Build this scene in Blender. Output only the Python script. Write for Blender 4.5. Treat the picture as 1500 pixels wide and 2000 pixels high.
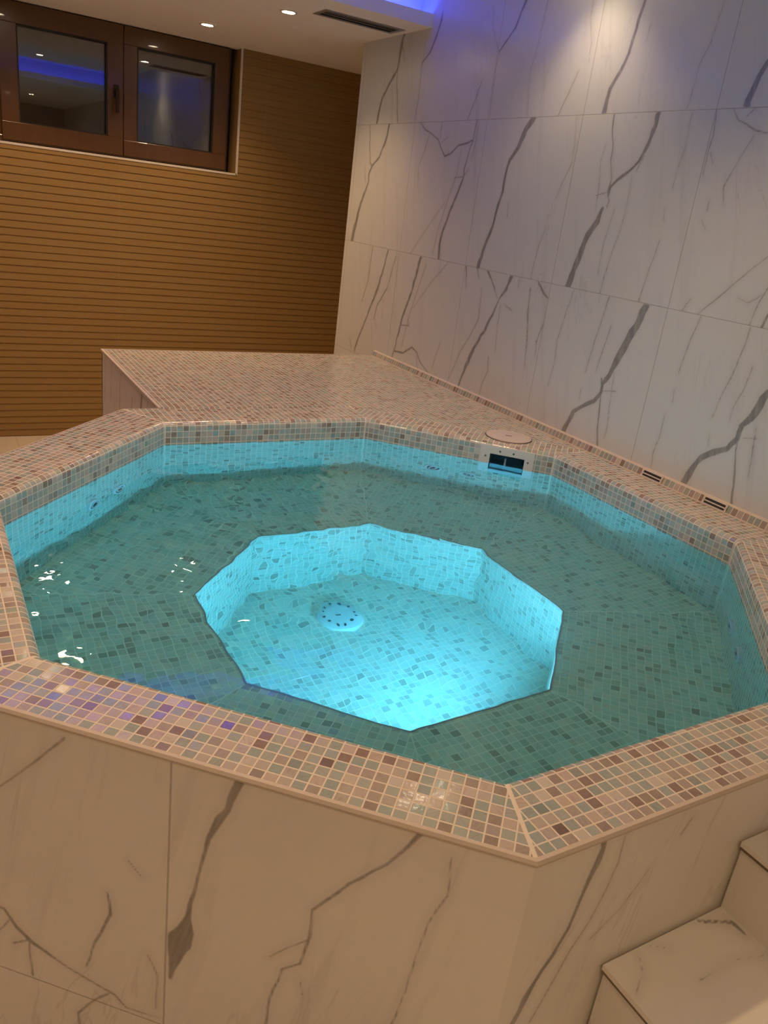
import bpy, math, random
import numpy as np
from mathutils import Vector, Matrix

S = bpy.context.scene
for o in list(bpy.data.objects):
    bpy.data.objects.remove(o)

# ------------------------------------------------------------------ camera
cam_d = bpy.data.cameras.new('camera')
cam = bpy.data.objects.new('camera', cam_d)
S.collection.objects.link(cam)
S.camera = cam
cam_d.sensor_fit = 'VERTICAL'
cam_d.sensor_height = 36.0
cam_d.lens = 36.0 * 1542.5 / 2000.0
cam_d.clip_start = 0.02
cam.rotation_mode = 'XYZ'
cam.rotation_euler = (1.2039, -0.1211, -0.5105)
cam.location = (-2.1882, -4.3462, 1.6343)

# ------------------------------------------------------------------ render look
S.view_settings.view_transform = 'Standard'
S.view_settings.look = 'None'
S.view_settings.gamma = 1.0
S.view_settings.exposure = 0.10
S.view_settings.use_curve_mapping = False
S.cycles.use_denoising = True
S.cycles.max_bounces = 14
S.cycles.diffuse_bounces = 6
S.cycles.glossy_bounces = 6
S.cycles.transmission_bounces = 12
S.cycles.sample_clamp_indirect = 4.0
S.cycles.caustics_reflective = True
S.cycles.caustics_refractive = True
S.cycles.blur_glossy = 0.3
world = bpy.data.worlds.new('night')
S.world = world
world.use_nodes = True
world.node_tree.nodes['Background'].inputs[0].default_value = (0.004, 0.005, 0.008, 1)
world.node_tree.nodes['Background'].inputs[1].default_value = 1.0

# light colours and strengths, tuned here
WARM = (1.0, 0.64, 0.33)
WARM_SPOT = (1.0, 0.74, 0.44)
P_NEAR, P_BACK, P_FILL, P_SCALLOP = 8.3, 6.2, 12.8, 3.4
BLUE = (0.035, 0.06, 1.0)
E_BLUE = 75.0
POOL = (0.19, 0.55, 0.82)
P_POOL = 26.0

# ------------------------------------------------------------------ measures (metres)
H = 0.87            # rim height
ZW = 0.79           # water level
ZB = 0.40           # bench
ZF = 0.02           # footwell floor
ZC = 2.443          # lower ceiling
ZT = 2.62           # tray ceiling
YW = 0.981          # slatted wall
XE, XW = 0.62, -4.6
YF = -7.6
PITCH = 0.02105
VEINS_WALL = """-447,2446,15.9 -431,2398,19 -424,2342,14.1 -416,2292,10.2 -350,2231,11.9 -290,2168,12.3 -268,2102,14.1 -260,2055,14.1
-416,2292,4 -422,2240,5.3 -445,2162,5.7 -474,2051,5.7
-439,2398,4 -480,2319,3.1
-794,2543,9.8 -784,2493,12.4 -767,2444,11.1 -744,2394,10.2 -713,2343,7.9 -681,2322,6.6 -647,2301,5.7
-1395,2467,12.4 -1374,2430,9.7 -1352,2377,9.3 -1307,2336,8.8 -1264,2298,5.3
-1264,2298,2.2 -1257,2234,2.2 -1261,2115,1.8 -1267,2060,1.3
-1170,2197,2.7 -1148,2142,4.4 -1128,2098,3.5 -1106,2050,3.5
-647,2301,2.2 -656,2140,2.2 -641,2046,1.8
-1531,2450,1.8 -1520,2331,1.4 -1494,2208,0.9 -1522,2053,1.3
-1173,2495,1.8 -1193,2388,1.8 -1259,2298,1.8
-1782,2194,1.3 -1768,2162,2.6 -1747,2115,3.1 -1726,2077,3.1 -1713,2045,2.6
-2050,2384,10.2 -2038,2331,11.5 -2030,2273,11.5 -2024,2230,11 -2000,2175,12.4 -1967,2123,13.7 -1961,2087,14.5 -1960,2041,16.7
-2595,2161,13.2 -2578,2126,14.1 -2568,2085,16.3 -2559,2058,17.6 -2562,2035,18
-1793,2417,2.2 -1792,2363,1.8 -1823,2283,1.8 -1828,2219,1.4
-2097,2308,1.3 -2094,2258,1.3
-2385,2342,0.9 -2369,2229,1.8 -2344,2172,1.3 -2340,2079,1.4 -2334,2043,1.3
-182,2049,4.8 -204,1940,5.3 -230,1855,5.7 -249,1841,7.5
-395,2045,13.2 -377,1967,13.6 -327,1884,9.7 -258,1841,10.1 -227,1797,10.1 -236,1761,8.8 -207,1709,13.6 -170,1648,15 -145,1571,18.1 -119,1493,22.1 -111,1449,24.7
-177,1832,2.6 -193,1767,4
-707,2042,4.4 -755,2009,5.7 -811,1993,4.8 -882,1965,4.8 -917,1928,5.3 -957,1894,7.5 -1008,1907,6.2 -1057,1940,6.2 -1124,1949,7 -1159,1960,6.6
-892,2044,3.1 -899,1971,2.6
-917,1952,2.2 -965,1976,2.2
-1175,2040,4.8 -1170,1963,5.7 -1149,1916,4.9 -1131,1839,7 -1138,1816,7.1 -1117,1767,11.4 -1087,1704,10.6 -1057,1639,11.9 -1027,1567,11.9 -1016,1514,12.4 -1022,1446,15.5
-1194,2031,1.8 -1189,1951,2.2 -1176,1882,1.8
-1084,1928,1.8 -1079,1820,2.6 -1050,1752,2.7 -1029,1694,2.2 -987,1577,2.2 -966,1463,2.2
-1060,1804,3.1 -1128,1809,4 -1165,1840,2.6
-1565,2039,20.2 -1527,1998,18.5 -1499,1934,16.7 -1456,1885,13.6 -1444,1841,11 -1442,1762,12.3 -1422,1693,11.9 -1411,1622,10.6 -1386,1561,14.1 -1368,1511,15.1 -1353,1447,17.7
-748,1785,2.2 -737,1850,2.2 -769,1908,2.2 -799,1990,2.2
-1016,1700,1.3 -885,1569,1.8 -778,1458,1.8
-1494,1720,1.8 -1501,1663,1.8
-1759,1643,1.3 -1736,1570,2.7 -1725,1486,2.2 -1725,1452,2.2
-539,1439,10.6 -521,1386,8 -500,1309,11.1 -471,1230,15.6 -420,1138,11.1 -374,1044,8.9 -325,955,9.4 -278,851,10.8
-363,1436,4 -350,1252,4.4 -302,1128,3.6
-622,1411,4 -572,1244,4.9 -485,1141,5.8 -464,1060,4.5
-865,1437,18.6 -853,1381,14.2 -828,1287,11.1 -795,1197,12.5 -758,1110,10.2 -749,1057,11.1 -732,979,7.6 -702,881,6.7
-922,1403,3.1 -858,1228,2.7 -821,1121,3.1 -793,976,2.7
-765,1082,4.5 -836,1091,4.9 -820,1128,2.2
-1106,1431,2.2 -983,1322,2.2 -855,1185,1.8
-726,939,9.1 -815,947,7.6 -891,992,8.5 -944,977,5.9 -990,936,5.4 -1068,903,4.1 -1129,874,3.6
-950,956,2.7 -980,868,2.2
-1265,1417,8.8 -1285,1344,3.1
-1425,1440,12.8 -1468,1400,6.2 -1507,1356,3.5 -1530,1329,2.2
-1352,1431,10.2 -1371,1399,4
-1600,1437,15.1 -1577,1378,12.9 -1543,1337,4.9 -1522,1285,8.9 -1488,1217,11.2 -1445,1139,12.9 -1407,1073,16.6 -1375,1000,15.4 -1352,934,9 -1339,872,6.3
-1404,1360,2.2 -1415,1224,4 -1375,1146,3.5 -1317,1061,3.5 -1289,988,2.7 -1258,919,2.2
-1142,1067,2.2 -1100,932,2.7
-1557,1309,2.2 -1559,1230,2.2 -1573,1108,2.2
-1586,1314,2.7 -1641,1298,3.1
-1734,1406,2.2 -1741,1303,3.6 -1763,1243,2.7 -1781,1151,1.4
-1533,1080,4.6 -1545,1019,3.2 -1519,954,2.8 -1509,872,1.8
-1770,1439,4.9 -1817,1401,5.4 -1849,1383,3.6
-1844,1252,1.8 -1827,1202,3.2
-211,900,4 -242,848,3.6
-2016,2037,6.6 -2018,1996,5.3 -2038,1944,4.4 -2042,1893,4 -2066,1827,4 -2058,1789,4.4 -2075,1756,5.3 -2071,1734,3.5
-2221,2038,15.4 -2213,1984,15.4 -2202,1940,12.8 -2178,1890,8.8 -2142,1857,8.4 -2095,1828,9.3 -2067,1803,8.8 -2066,1775,7.5
-2199,1909,2.7 -2175,1858,2.6
-2050,1730,11.5 -2038,1685,19.4 -2001,1632,20.3 -1986,1579,20.3 -1971,1525,21.7 -1960,1482,22.7 -1951,1443,24
-2002,1944,1.3 -1992,1892,1.8 -2011,1796,2.6 -2015,1723,1.8
-2004,1772,2.7 -2052,1784,2.7
-2111,1734,1.3 -2102,1670,1.8 -2093,1615,2.2 -2094,1540,2.2 -2098,1504,1.8
-2161,1840,1 -2166,1737,1.8 -2161,1665,1.8 -2140,1570,2.2 -2130,1498,2.7 -2128,1455,3.1
-1822,2023,1.3 -1836,1940,1.8 -1840,1875,1.8 -1804,1803,2.2 -1787,1751,2.2
-2362,2028,1.4 -2365,1931,1.8 -2355,1871,1.3 -2353,1810,1.3
-2340,1747,0.9 -2347,1707,2.2
-2350,1648,2.2 -2341,1587,2.2 -2330,1519,2.6 -2320,1446,3.1
-2457,2029,3.5 -2465,1972,4 -2460,1919,3.5 -2464,1848,1.8
-2471,1919,2.6 -2490,1887,1.4
-2511,1783,2.2 -2513,1749,2.2
-2524,2033,2.6 -2542,2011,3.1 -2576,1998,4 -2617,1980,4 -2659,1972,2.6
-2581,2029,2.2 -2570,2018,1.8
-2616,1971,1.3 -2595,1928,1.8 -2575,1880,1.8 -2552,1822,3.5 -2568,1773,1.3
-2500,1722,1.4 -2522,1698,2.2
-2771,1640,1.3 -2734,1605,1.8 -2684,1552,2.2 -2649,1513,3.1 -2586,1449,1.8
-2535,1482,1.8 -2516,1449,1.4
-2800,1555,3.1 -2785,1512,2.7 -2774,1446,2.7
-2825,1480,6.2 -2819,1454,8.1
-2709,1511,1.4 -2748,1502,1.8 -2788,1533,1.3
-1653,1433,3.1 -1654,1392,2.6
-1730,1403,2.7 -1752,1289,4.1 -1776,1153,3.2 -1788,1091,2.7
-1769,1438,4.9 -1819,1395,6.2 -1850,1380,2.7
-1849,1278,3.1 -1832,1207,3.5 -1839,1145,2.2
-1988,1439,1.8 -1967,1332,2.2 -1950,1236,2.7 -1961,1150,2.2 -1949,1051,1.8
-2177,1438,4.1 -2171,1385,2.7 -2154,1282,3.1 -2139,1150,2.2
-2217,1338,3.1 -2202,1241,3.1 -2191,1162,1.8
-2358,1442,25 -2344,1384,22.3 -2320,1332,26 -2303,1281,24.7 -2279,1220,21.6 -2262,1166,14.9 -2238,1128,10.5 -2239,1096,11.3 -2214,1057,13.7 -2159,1022,11.8 -2120,991,15.1 -2104,946,14.6 -2082,883,17
-2228,1145,6.8 -2242,1084,4.1 -2253,1021,6.4 -2263,958,6.8 -2288,878,7.4
-2282,1183,2.2 -2293,1078,2.4 -2307,991,2.4 -2304,944,1.8
-2245,1104,1.8 -2311,1119,2.7
-2135,1083,2.2 -2138,1044,2.7
-2593,1440,4 -2579,1375,2.7 -2568,1300,2.7 -2562,1242,1.8
-2561,1189,2.2 -2568,1144,1.8
-2549,1097,1.8 -2552,1019,2.4 -2541,954,2.4 -2550,894,1.4
-2780,1439,4 -2779,1387,3.2 -2763,1283,2.8 -2746,1219,2.2 -2733,1137,1.8
-2824,1324,2.2 -2817,1253,2.2 -2797,1183,1.8 -2798,1150,1.3
-2898,1263,14.9 -2884,1217,20.1 -2868,1175,17.8 -2846,1147,13.4 -2843,1102,13.4 -2818,1061,13.5 -2773,1035,17.1 -2735,1005,16.1 -2714,963,16.3 -2690,882,18.8
-2838,1145,5.6 -2849,1065,3.6 -2866,1003,5.7 -2880,934,6.1 -2893,875,7.1
-2895,1151,2.2 -2905,1083,3.8 -2916,1004,2
-2859,1109,1.4 -2910,1123,2
-2741,1083,1.8 -2748,1050,1.4"""
VEINS_FG = """-418,862,11.9 -430,825,9.9 -447,780,11.3 -462,739,7 -472,682,3.8 -480,629,4.9 -489,575,8.5 -493,540,22.9 -507,494,23.4 -516,428,5.4
-155,859,6.7 -172,826,3.9 -194,790,3.2 -242,737,3.8 -292,666,3.1 -291,614,4.5 -301,553,2.3 -329,530,2.4 -344,459,3 -347,391,3.6
-291,608,1.8 -323,578,1.4 -351,546,1.2
-109,834,1.5 -103,771,1.6 -115,737,1.6 -130,654,1.7 -137,570,1.5 -150,487,1.8
-701,845,3 -766,772,2.3 -807,729,1.9 -844,692,1.7
-859,455,3.6 -828,454,4.8 -805,421,7.2 -775,398,7.2 -708,369,3 -654,353,3.5 -619,344,4.6 -595,322,2.9 -533,326,1.1
-813,381,3.1 -781,402,2.4 -782,373,2.4 -778,319,4.3
-631,339,4.1 -667,299,3 -689,266,3.7 -686,222,4.3
-631,568,3.7 -625,524,5.4 -654,450,3.9 -672,385,2.3
-593,647,2 -571,624,1.5
-297,515,1.4 -292,490,1.4
-559,464,1.6 -539,424,2.7 -540,345,2.2
-816,437,2.4 -850,387,2.5"""
VEINS_EF = """-1420,871,13.5 -1418,821,11.7 -1427,790,8.3 -1434,754,6.3 -1442,705,6.3 -1461,659,7.9 -1485,616,8.1 -1508,547,9.7
-1375,855,1.8 -1372,803,2.4 -1381,758,1.8 -1400,699,2 -1424,655,2 -1450,583,2 -1472,526,2.2
-1242,807,2.4 -1226,833,2.8
-1295,760,1.4 -1334,698,1.4 -1388,657,1"""
VEINS_TREAD = """-1275,-3806,1.4 -1296,-3836,2 -1333,-3857,2
-1171,-3789,1.4 -1138,-3796,3.8 -1119,-3809,6.7 -1075,-3830,8.1 -1075,-3855,4.3
-1247,-3804,1 -1221,-3820,1
-1219,-3882,1.8 -1185,-3880,1.4 -1134,-3880,1 -1074,-3898,1"""
VEINS_LEDGE = """-926,856,8.2 -903,784,6.4 -904,673,6.4
-1297,869,15.5 -1285,831,17.3 -1277,790,19.1
-1125,794,7.3 -1122,743,8.6
-733,850,4.9 -720,749,6.8 -719,672,4.5
-1387,857,4.2 -1380,818,4.2
-604,849,4.5 -572,645,5"""
# ------------------------------------------------------------------ scene bookkeeping
def link(o, parent=None):
    S.collection.objects.link(o)
    if parent is not None:
        o.parent = parent
    return o

def tag(o, label=None, cat=None, group=None, kind=None):
    if label: o['label'] = label
    if cat: o['category'] = cat
    if group: o['group'] = group
    if kind: o['kind'] = kind
    return o

def empty(name, loc=(0, 0, 0), parent=None):
    o = bpy.data.objects.new(name, None)
    o.empty_display_size = 0.05
    link(o, parent)
    o.location = loc
    return o

class MB:
    """collects polygons, then builds one mesh object"""
    def __init__(self):
        self.v, self.f, self.uv, self.uv2, self.mi = [], [], [], [], []
    def face(self, pts, uv=None, uv2=None, m=0):
        b = len(self.v)
        self.v += [tuple(p) for p in pts]
        self.f.append(tuple(range(b, b + len(pts))))
        self.uv += [tuple(u) for u in (uv or [(p[0], p[1]) for p in pts])]
        self.uv2 += [tuple(u) for u in (uv2 or [(1, 1)] * len(pts))]
        self.mi.append(m)
    def box(self, x0, x1, y0, y1, z0, z1, m=0, M=None):
        P = [Vector((x, y, z)) for z in (z0, z1) for y in (y0, y1) for x in (x0, x1)]
        if M is not None: P = [M @ p for p in P]
        D = [(0, 2, 3, 1), (4, 5, 7, 6), (0, 1, 5, 4), (2, 6, 7, 3), (0, 4, 6, 2), (1, 3, 7, 5)]
        ax = [(0, 1), (0, 1), (0, 2), (0, 2), (1, 2), (1, 2)]
        for q, (a, b) in zip(D, ax):
            raw = [Vector((x, y, z)) for z in (z0, z1) for y in (y0, y1) for x in (x0, x1)]
            self.face([P[i] for i in q], [(raw[i][a], raw[i][b]) for i in q], m=m)
    def lathe(self, prof, n=32, M=Matrix(), m=0, close=False):
        """prof: (radius, height) list, turned about local z"""
        for k in range(n):
            a0, a1 = 2 * math.pi * k / n, 2 * math.pi * (k + 1) / n
            for (r0, h0), (r1, h1) in zip(prof[:-1], prof[1:]):
                pts = [(r0 * math.cos(a0), r0 * math.sin(a0), h0), (r0 * math.cos(a1), r0 * math.sin(a1), h0),
                       (r1 * math.cos(a1), r1 * math.sin(a1), h1), (r1 * math.cos(a0), r1 * math.sin(a0), h1)]
                if r0 < 1e-6: pts = pts[1:]
                elif r1 < 1e-6: pts = pts[:3]
                self.face([M @ Vector(p) for p in pts], m=m)
    def build(self, name, mats, parent=None, smooth=False, bevel=0.0, weld=True):
        me = bpy.data.meshes.new(name)
        me.from_pydata(self.v, [], self.f)
        a = me.uv_layers.new(name='UVMap'); b = me.uv_layers.new(name='edge')
        a.data.foreach_set('uv', np.array(self.uv, dtype=np.float32).ravel())
        b.data.foreach_set('uv', np.array(self.uv2, dtype=np.float32).ravel())
        if not isinstance(mats, (list, tuple)): mats = [mats]
        for m in mats: me.materials.append(m)
        me.polygons.foreach_set('material_index', self.mi)
        if weld:
            import bmesh
            bm = bmesh.new(); bm.from_mesh(me)
            bmesh.ops.remove_doubles(bm, verts=bm.verts, dist=1e-5)
            bmesh.ops.recalc_face_normals(bm, faces=bm.faces)
            bm.to_mesh(me); bm.free()
        if smooth:
            me.polygons.foreach_set('use_smooth', [True] * len(me.polygons))
            me.set_sharp_from_angle(angle=math.radians(35))
        me.update()
        o = bpy.data.objects.new(name, me)
        link(o, parent)
        if bevel:
            md = o.modifiers.new('bevel', 'BEVEL'); md.width = bevel; md.segments = 2; md.limit_method = 'ANGLE'
        return o

# ------------------------------------------------------------------ node helper
class NT:
    def __init__(self, name):
        self.mat = bpy.data.materials.new(name); self.mat.use_nodes = True
        self.t = self.mat.node_tree; self.t.nodes.clear()
        self.out = self.t.nodes.new('ShaderNodeOutputMaterial')
        self.p = self.t.nodes.new('ShaderNodeBsdfPrincipled')
        self.t.links.new(self.p.outputs[0], self.out.inputs[0])
    def n(self, typ, **kw):
        nd = self.t.nodes.new('ShaderNode' + typ)
        for k, v in kw.items(): setattr(nd, k, v)
        return nd
    def link(self, a, b): self.t.links.new(a, b)
    def set(self, sock, v):
        if hasattr(v, 'is_linked') or hasattr(v, 'links'): self.link(v, sock)
        else:
            if isinstance(v, (tuple, list)) and len(v) == 3 and sock.type == 'RGBA': v = (*v, 1)
            sock.default_value = v
    def m(self, op, a, b=None, c=None, clamp=False):
        nd = self.n('Math', operation=op, use_clamp=clamp)
        self.set(nd.inputs[0], a)
        if b is not None: self.set(nd.inputs[1], b)
        if c is not None: self.set(nd.inputs[2], c)
        return nd.outputs[0]
    def vm(self, op, a, b=None, scale=None):
        nd = self.n('VectorMath', operation=op)
        self.set(nd.inputs[0], a)
        if b is not None: self.set(nd.inputs[1], b)
        if scale is not None: self.set(nd.inputs['Scale'], scale)
        return nd.outputs[0]
    def mr(self, v, a, b, c=0.0, d=1.0, smooth=True):
        nd = self.n('MapRange', interpolation_type='SMOOTHSTEP' if smooth else 'LINEAR')
        for i, x in enumerate((v, a, b, c, d)): self.set(nd.inputs[i], x)
        return nd.outputs[0]
    def mix(self, f, a, b):
        nd = self.n('Mix', data_type='RGBA')
        self.set(nd.inputs[0], f); self.set(nd.inputs[6], a); self.set(nd.inputs[7], b)
        return nd.outputs[2]
    def noise(self, vec, scale, detail=2.0, rough=0.5, dist=0.0):
        nd = self.n('TexNoise')
        if vec is not None: self.link(vec, nd.inputs['Vector'])
        nd.inputs['Scale'].default_value = scale; nd.inputs['Detail'].default_value = detail
        nd.inputs['Roughness'].default_value = rough; nd.inputs['Distortion'].default_value = dist
        return nd.outputs[0]
    def uv(self, layer='UVMap'):
        nd = self.n('UVMap'); nd.uv_map = layer; return nd.outputs[0]
    def obj(self): return self.n('TexCoord').outputs['Object']
    def bump(self, h, dist, strength=1.0):
        nd = self.n('Bump'); self.link(h, nd.inputs['Height'])
        nd.inputs['Distance'].default_value = dist; nd.inputs['Strength'].default_value = strength
        self.link(nd.outputs[0], self.p.inputs['Normal'])
    def P(self, **kw):
        for k, v in kw.items(): self.set(self.p.inputs[k.replace('_', ' ')], v)
        return self.mat

def plain(name, col, rough=0.5, metal=0.0, noise_amt=0.06, nscale=30.0, **kw):
    t = NT(name)
    v = t.noise(t.obj(), nscale, 3)
    c = t.mix(v, tuple(x * (1 - noise_amt) for x in col), tuple(min(1, x * (1 + noise_amt)) for x in col))
    return t.P(Base_Color=c, Roughness=rough, Metallic=metal, **kw)

def emitter(name, col, strength):
    t = NT(name)
    e = t.n('Emission'); e.inputs[0].default_value = (*col, 1); e.inputs[1].default_value = strength
    t.link(e.outputs[0], t.out.inputs[0]); t.t.nodes.remove(t.p)
    return t.mat

# ------------------------------------------------------------------ materials
def make_mosaic(name, grout=(0.78, 0.70, 0.60), pal=None):
    t = NT(name)
    uv = t.uv(); sc = t.vm('SCALE', uv, scale=1 / PITCH)
    cell = t.vm('FLOOR', sc); fr = t.vm('SUBTRACT', sc, cell)
    sep = t.n('SeparateXYZ'); t.link(fr, sep.inputs[0]); fx, fy = sep.outputs[0], sep.outputs[1]
    dx = t.m('MINIMUM', fx, t.m('SUBTRACT', 1.0, fx)); dy = t.m('MINIMUM', fy, t.m('SUBTRACT', 1.0, fy))
    d = t.m('MINIMUM', dx, dy)
    se = t.n('SeparateXYZ'); t.link(t.uv('edge'), se.inputs[0])
    ed = t.m('MULTIPLY', t.m('SUBTRACT', t.m('MINIMUM', se.outputs[0], se.outputs[1]), 0.0022), 1 / PITCH)
    d = t.m('MINIMUM', d, ed)
    tile = t.mr(d, 0.048, 0.084)
    w1 = t.n('TexWhiteNoise', noise_dimensions='2D'); t.link(cell, w1.inputs['Vector'])
    w2 = t.n('TexWhiteNoise', noise_dimensions='2D'); t.link(t.vm('ADD', cell, (137.3, 59.1, 0)), w2.inputs['Vector'])
    s1 = t.n('SeparateColor'); t.link(w1.outputs['Color'], s1.inputs[0])
    s2 = t.n('SeparateColor'); t.link(w2.outputs['Color'], s2.inputs[0])
    r = t.n('ValToRGB'); r.color_ramp.interpolation = 'CONSTANT'
    pal = pal or [(0.0, (0.31, 0.37, 0.345)), (0.15, (0.46, 0.41, 0.36)), (0.30, (0.38, 0.41, 0.375)), (0.44, (0.26, 0.185, 0.15)),
           (0.52, (0.51, 0.43, 0.37)), (0.64, (0.39, 0.33, 0.29)), (0.75, (0.34, 0.385, 0.37)), (0.86, (0.31, 0.25, 0.21)), (0.94, (0.55, 0.50, 0.44))]
    cr = r.color_ramp
    while len(cr.elements) > 1: cr.elements.remove(cr.elements[-1])
    cr.elements[0].position = 0; cr.elements[0].color = (*pal[0][1], 1)
    for p_, c_ in pal[1:]:
        e = cr.elements.new(p_); e.color = (*c_, 1)
    t.link(s1.outputs[0], r.inputs[0])
    # smoky streaks inside some of the tiles
    rotv = t.n('VectorRotate', rotation_type='Z_AXIS'); t.link(uv, rotv.inputs['Vector'])
    t.link(t.m('MULTIPLY', s2.outputs[0], 6.28), rotv.inputs['Angle'])
    off = t.vm('ADD', t.vm('MULTIPLY', rotv.outputs[0], (70.0, 330.0, 1.0)), t.vm('SCALE', w2.outputs['Color'], scale=40.0))
    st = t.noise(off, 1.0, 3, 0.55, 0.8)
    stm = t.m('MULTIPLY', t.mr(st, 0.46, 0.64), t.m('GREATER_THAN', s2.outputs[1], 0.58))
    c = t.mix(t.m('MULTIPLY', stm, 0.32), r.outputs[0], (0.26, 0.18, 0.15))
    c = t.mix(t.m('MULTIPLY', t.m('SUBTRACT', t.noise(uv, 90, 2), 0.35), 0.25, clamp=True), c, (0.62, 0.58, 0.54))
    g = t.mix(t.noise(uv, 25, 2), grout, tuple(x * 0.9 for x in grout))
    c = t.mix(tile, g, c)
    iri = t.m('GREATER_THAN', s1.outputs[1], 0.93)
    hgt = t.m('ADD', t.m('MULTIPLY', tile, 0.5),
              t.m('ADD', t.m('MULTIPLY', t.m('SUBTRACT', fx, 0.5), t.m('MULTIPLY', t.m('SUBTRACT', s2.outputs[2], 0.5), 1.0)),
                  t.m('MULTIPLY', t.m('SUBTRACT', fy, 0.5), t.m('MULTIPLY', t.m('SUBTRACT', s1.outputs[2], 0.5), 1.0))))
    hgt = t.m('ADD', hgt, t.m('MULTIPLY', t.noise(uv, 160, 1), 0.12))
    t.bump(hgt, 0.001)
    t.P(Base_Color=c, Roughness=t.mr(tile, 0, 1, 0.75, 0.13), Metallic=t.m('MULTIPLY', t.m('MULTIPLY', iri, tile), 0.3))
    t.P(Specular_IOR_Level=t.mr(tile, 0, 1, 0.25, 0.6))
    t.P(Thin_Film_Thickness=t.m('MULTIPLY', t.m('MULTIPLY', iri, tile), t.m('ADD', 380.0, t.m('MULTIPLY', s2.outputs[1], 260.0))))
    t.p.inputs['Thin Film IOR'].default_value = 1.6
    return t.mat

def make_marble(name, attr=True, jx=None, jz=None, base=(0.80, 0.775, 0.74), vein=(0.20, 0.185, 0.17), rough=0.28, gscale=2.2):
    """jx / jz: (origin, spacing) of the tile joints along u / v"""
    t = NT(name)
    uv = t.uv(); sp = t.n('SeparateXYZ'); t.link(uv, sp.inputs[0]); u, v = sp.outputs[0], sp.outputs[1]
    cloud = t.noise(uv, 3.0, 4, 0.6)
    c = t.mix(t.m('MULTIPLY', t.mr(cloud, 0.45, 0.8), 0.35), base, tuple(x * 0.86 for x in base))
    # faint hairline veins, leaning
    ro = t.n('VectorRotate', rotation_type='Z_AXIS'); t.link(uv, ro.inputs['Vector']); ro.inputs['Angle'].default_value = 0.22
    hv = t.noise(t.vm('MULTIPLY', ro.outputs[0], (4.0, 0.55, 1.0)), gscale, 4, 0.55, 0.5)
    hair = t.m('SUBTRACT', 1.0, t.mr(t.m('ABSOLUTE', t.m('SUBTRACT', hv, 0.5)), 0.0, 0.012))
    hk = t.mr(t.noise(uv, 2.3, 2), 0.45, 0.62)
    c = t.mix(t.m('MULTIPLY', t.m('MULTIPLY', hair, hk), 0.22 if attr else 0.75), c, (0.34, 0.31, 0.28))
    soft = t.noise(t.vm('MULTIPLY', ro.outputs[0], (16.0, 1.3, 1.0)), 1.0, 5, 0.62, 0.3)
    c = t.mix(t.m('MULTIPLY', t.mr(soft, 0.52, 0.78), 0.30 if attr else 0.5), c, (0.42, 0.39, 0.36))
    if attr:
        a = t.n('Attribute'); a.attribute_name = 'vein'
        s = a.outputs['Fac']
        wob = t.m('MULTIPLY', t.m('SUBTRACT', t.noise(uv, 75, 4, 0.65), 0.5), 2.6)
        halo = t.m('MULTIPLY', t.mr(s, -18.0, 1.0), 0.14)
        c = t.mix(halo, c, (0.4, 0.36, 0.32))
        s2 = t.m('SUBTRACT', t.m('ADD', s, wob), 0.15)
        k = t.mr(s2, -2.2, 2.6)
        inner = t.noise(t.vm('MULTIPLY', ro.outputs[0], (60.0, 9.0, 1.0)), 1.0, 4, 0.6)
        vc = t.mix(t.mr(inner, 0.35, 0.7), vein, tuple(x * 1.75 for x in vein))
        rim = t.mr(t.m('ABSOLUTE', s2), 0.0, 2.2, 1.0, 0.0)
        vc = t.mix(t.m('MULTIPLY', rim, 0.5), vc, tuple(x * 0.6 for x in vein))
        c = t.mix(t.m('MULTIPLY', k, 0.86), c, vc)
    jl = None
    for cc, j in ((u, jx), (v, jz)):
        if j is None: continue
        f = t.m('FRACT', t.m('ADD', t.m('DIVIDE', t.m('SUBTRACT', cc, j[0]), j[1]), 0.5))
        dd = t.m('MULTIPLY', t.m('ABSOLUTE', t.m('SUBTRACT', f, 0.5)), j[1] * 1000.0)
        ln = t.mr(dd, 0.9, 1.7, 1.0, 0.0)
        jl = ln if jl is None else t.m('MAXIMUM', jl, ln)
    if jl is not None:
        c = t.mix(t.m('MULTIPLY', jl, 0.5), c, (0.28, 0.25, 0.21))
        t.bump(t.m('SUBTRACT', 1.0, jl), 0.0008)
    return t.P(Base_Color=c, Roughness=rough, Specular_IOR_Level=0.35)

def make_slats():
    t = NT('wood_look_tile')
    uv = t.uv(); sp = t.n('SeparateXYZ'); t.link(uv, sp.inputs[0]); u, v = sp.outputs[0], sp.outputs[1]
    g1 = t.noise(t.vm('MULTIPLY', uv, (3.0, 160.0, 1.0)), 1.0, 4, 0.6)
    g2 = t.noise(t.vm('MULTIPLY', uv, (1.2, 26.0, 1.0)), 1.0, 2)
    c = t.mix(g1, (0.26, 0.155, 0.05), (0.37, 0.235, 0.088))
    c = t.mix(t.m('MULTIPLY', t.mr(g2, 0.35, 0.7), 0.4), c, (0.30, 0.165, 0.048))
    f = t.m('FRACT', t.m('ADD', t.m('DIVIDE', t.m('SUBTRACT', u, -1.058), 0.913), 0.5))
    dd = t.m('MULTIPLY', t.m('ABSOLUTE', t.m('SUBTRACT', f, 0.5)), 913.0)
    ln = t.mr(dd, 1.0, 2.6, 1.0, 0.0)
    c = t.mix(t.m('MULTIPLY', ln, 0.5), c, (0.42, 0.28, 0.13))
    return t.P(Base_Color=c, Roughness=0.48, Specular_IOR_Level=0.35)

def make_frame_wood():
    t = NT('brown_window_wood')
    o = t.obj()
    g = t.noise(t.vm('MULTIPLY', o, (30.0, 30.0, 8.0)), 1.0, 4, 0.6, 0.6)
    c = t.mix(g, (0.080, 0.036, 0.011), (0.135, 0.062, 0.019))
    return t.P(Base_Color=c, Roughness=0.3, Specular_IOR_Level=0.4, Coat_Weight=0.25)

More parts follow.
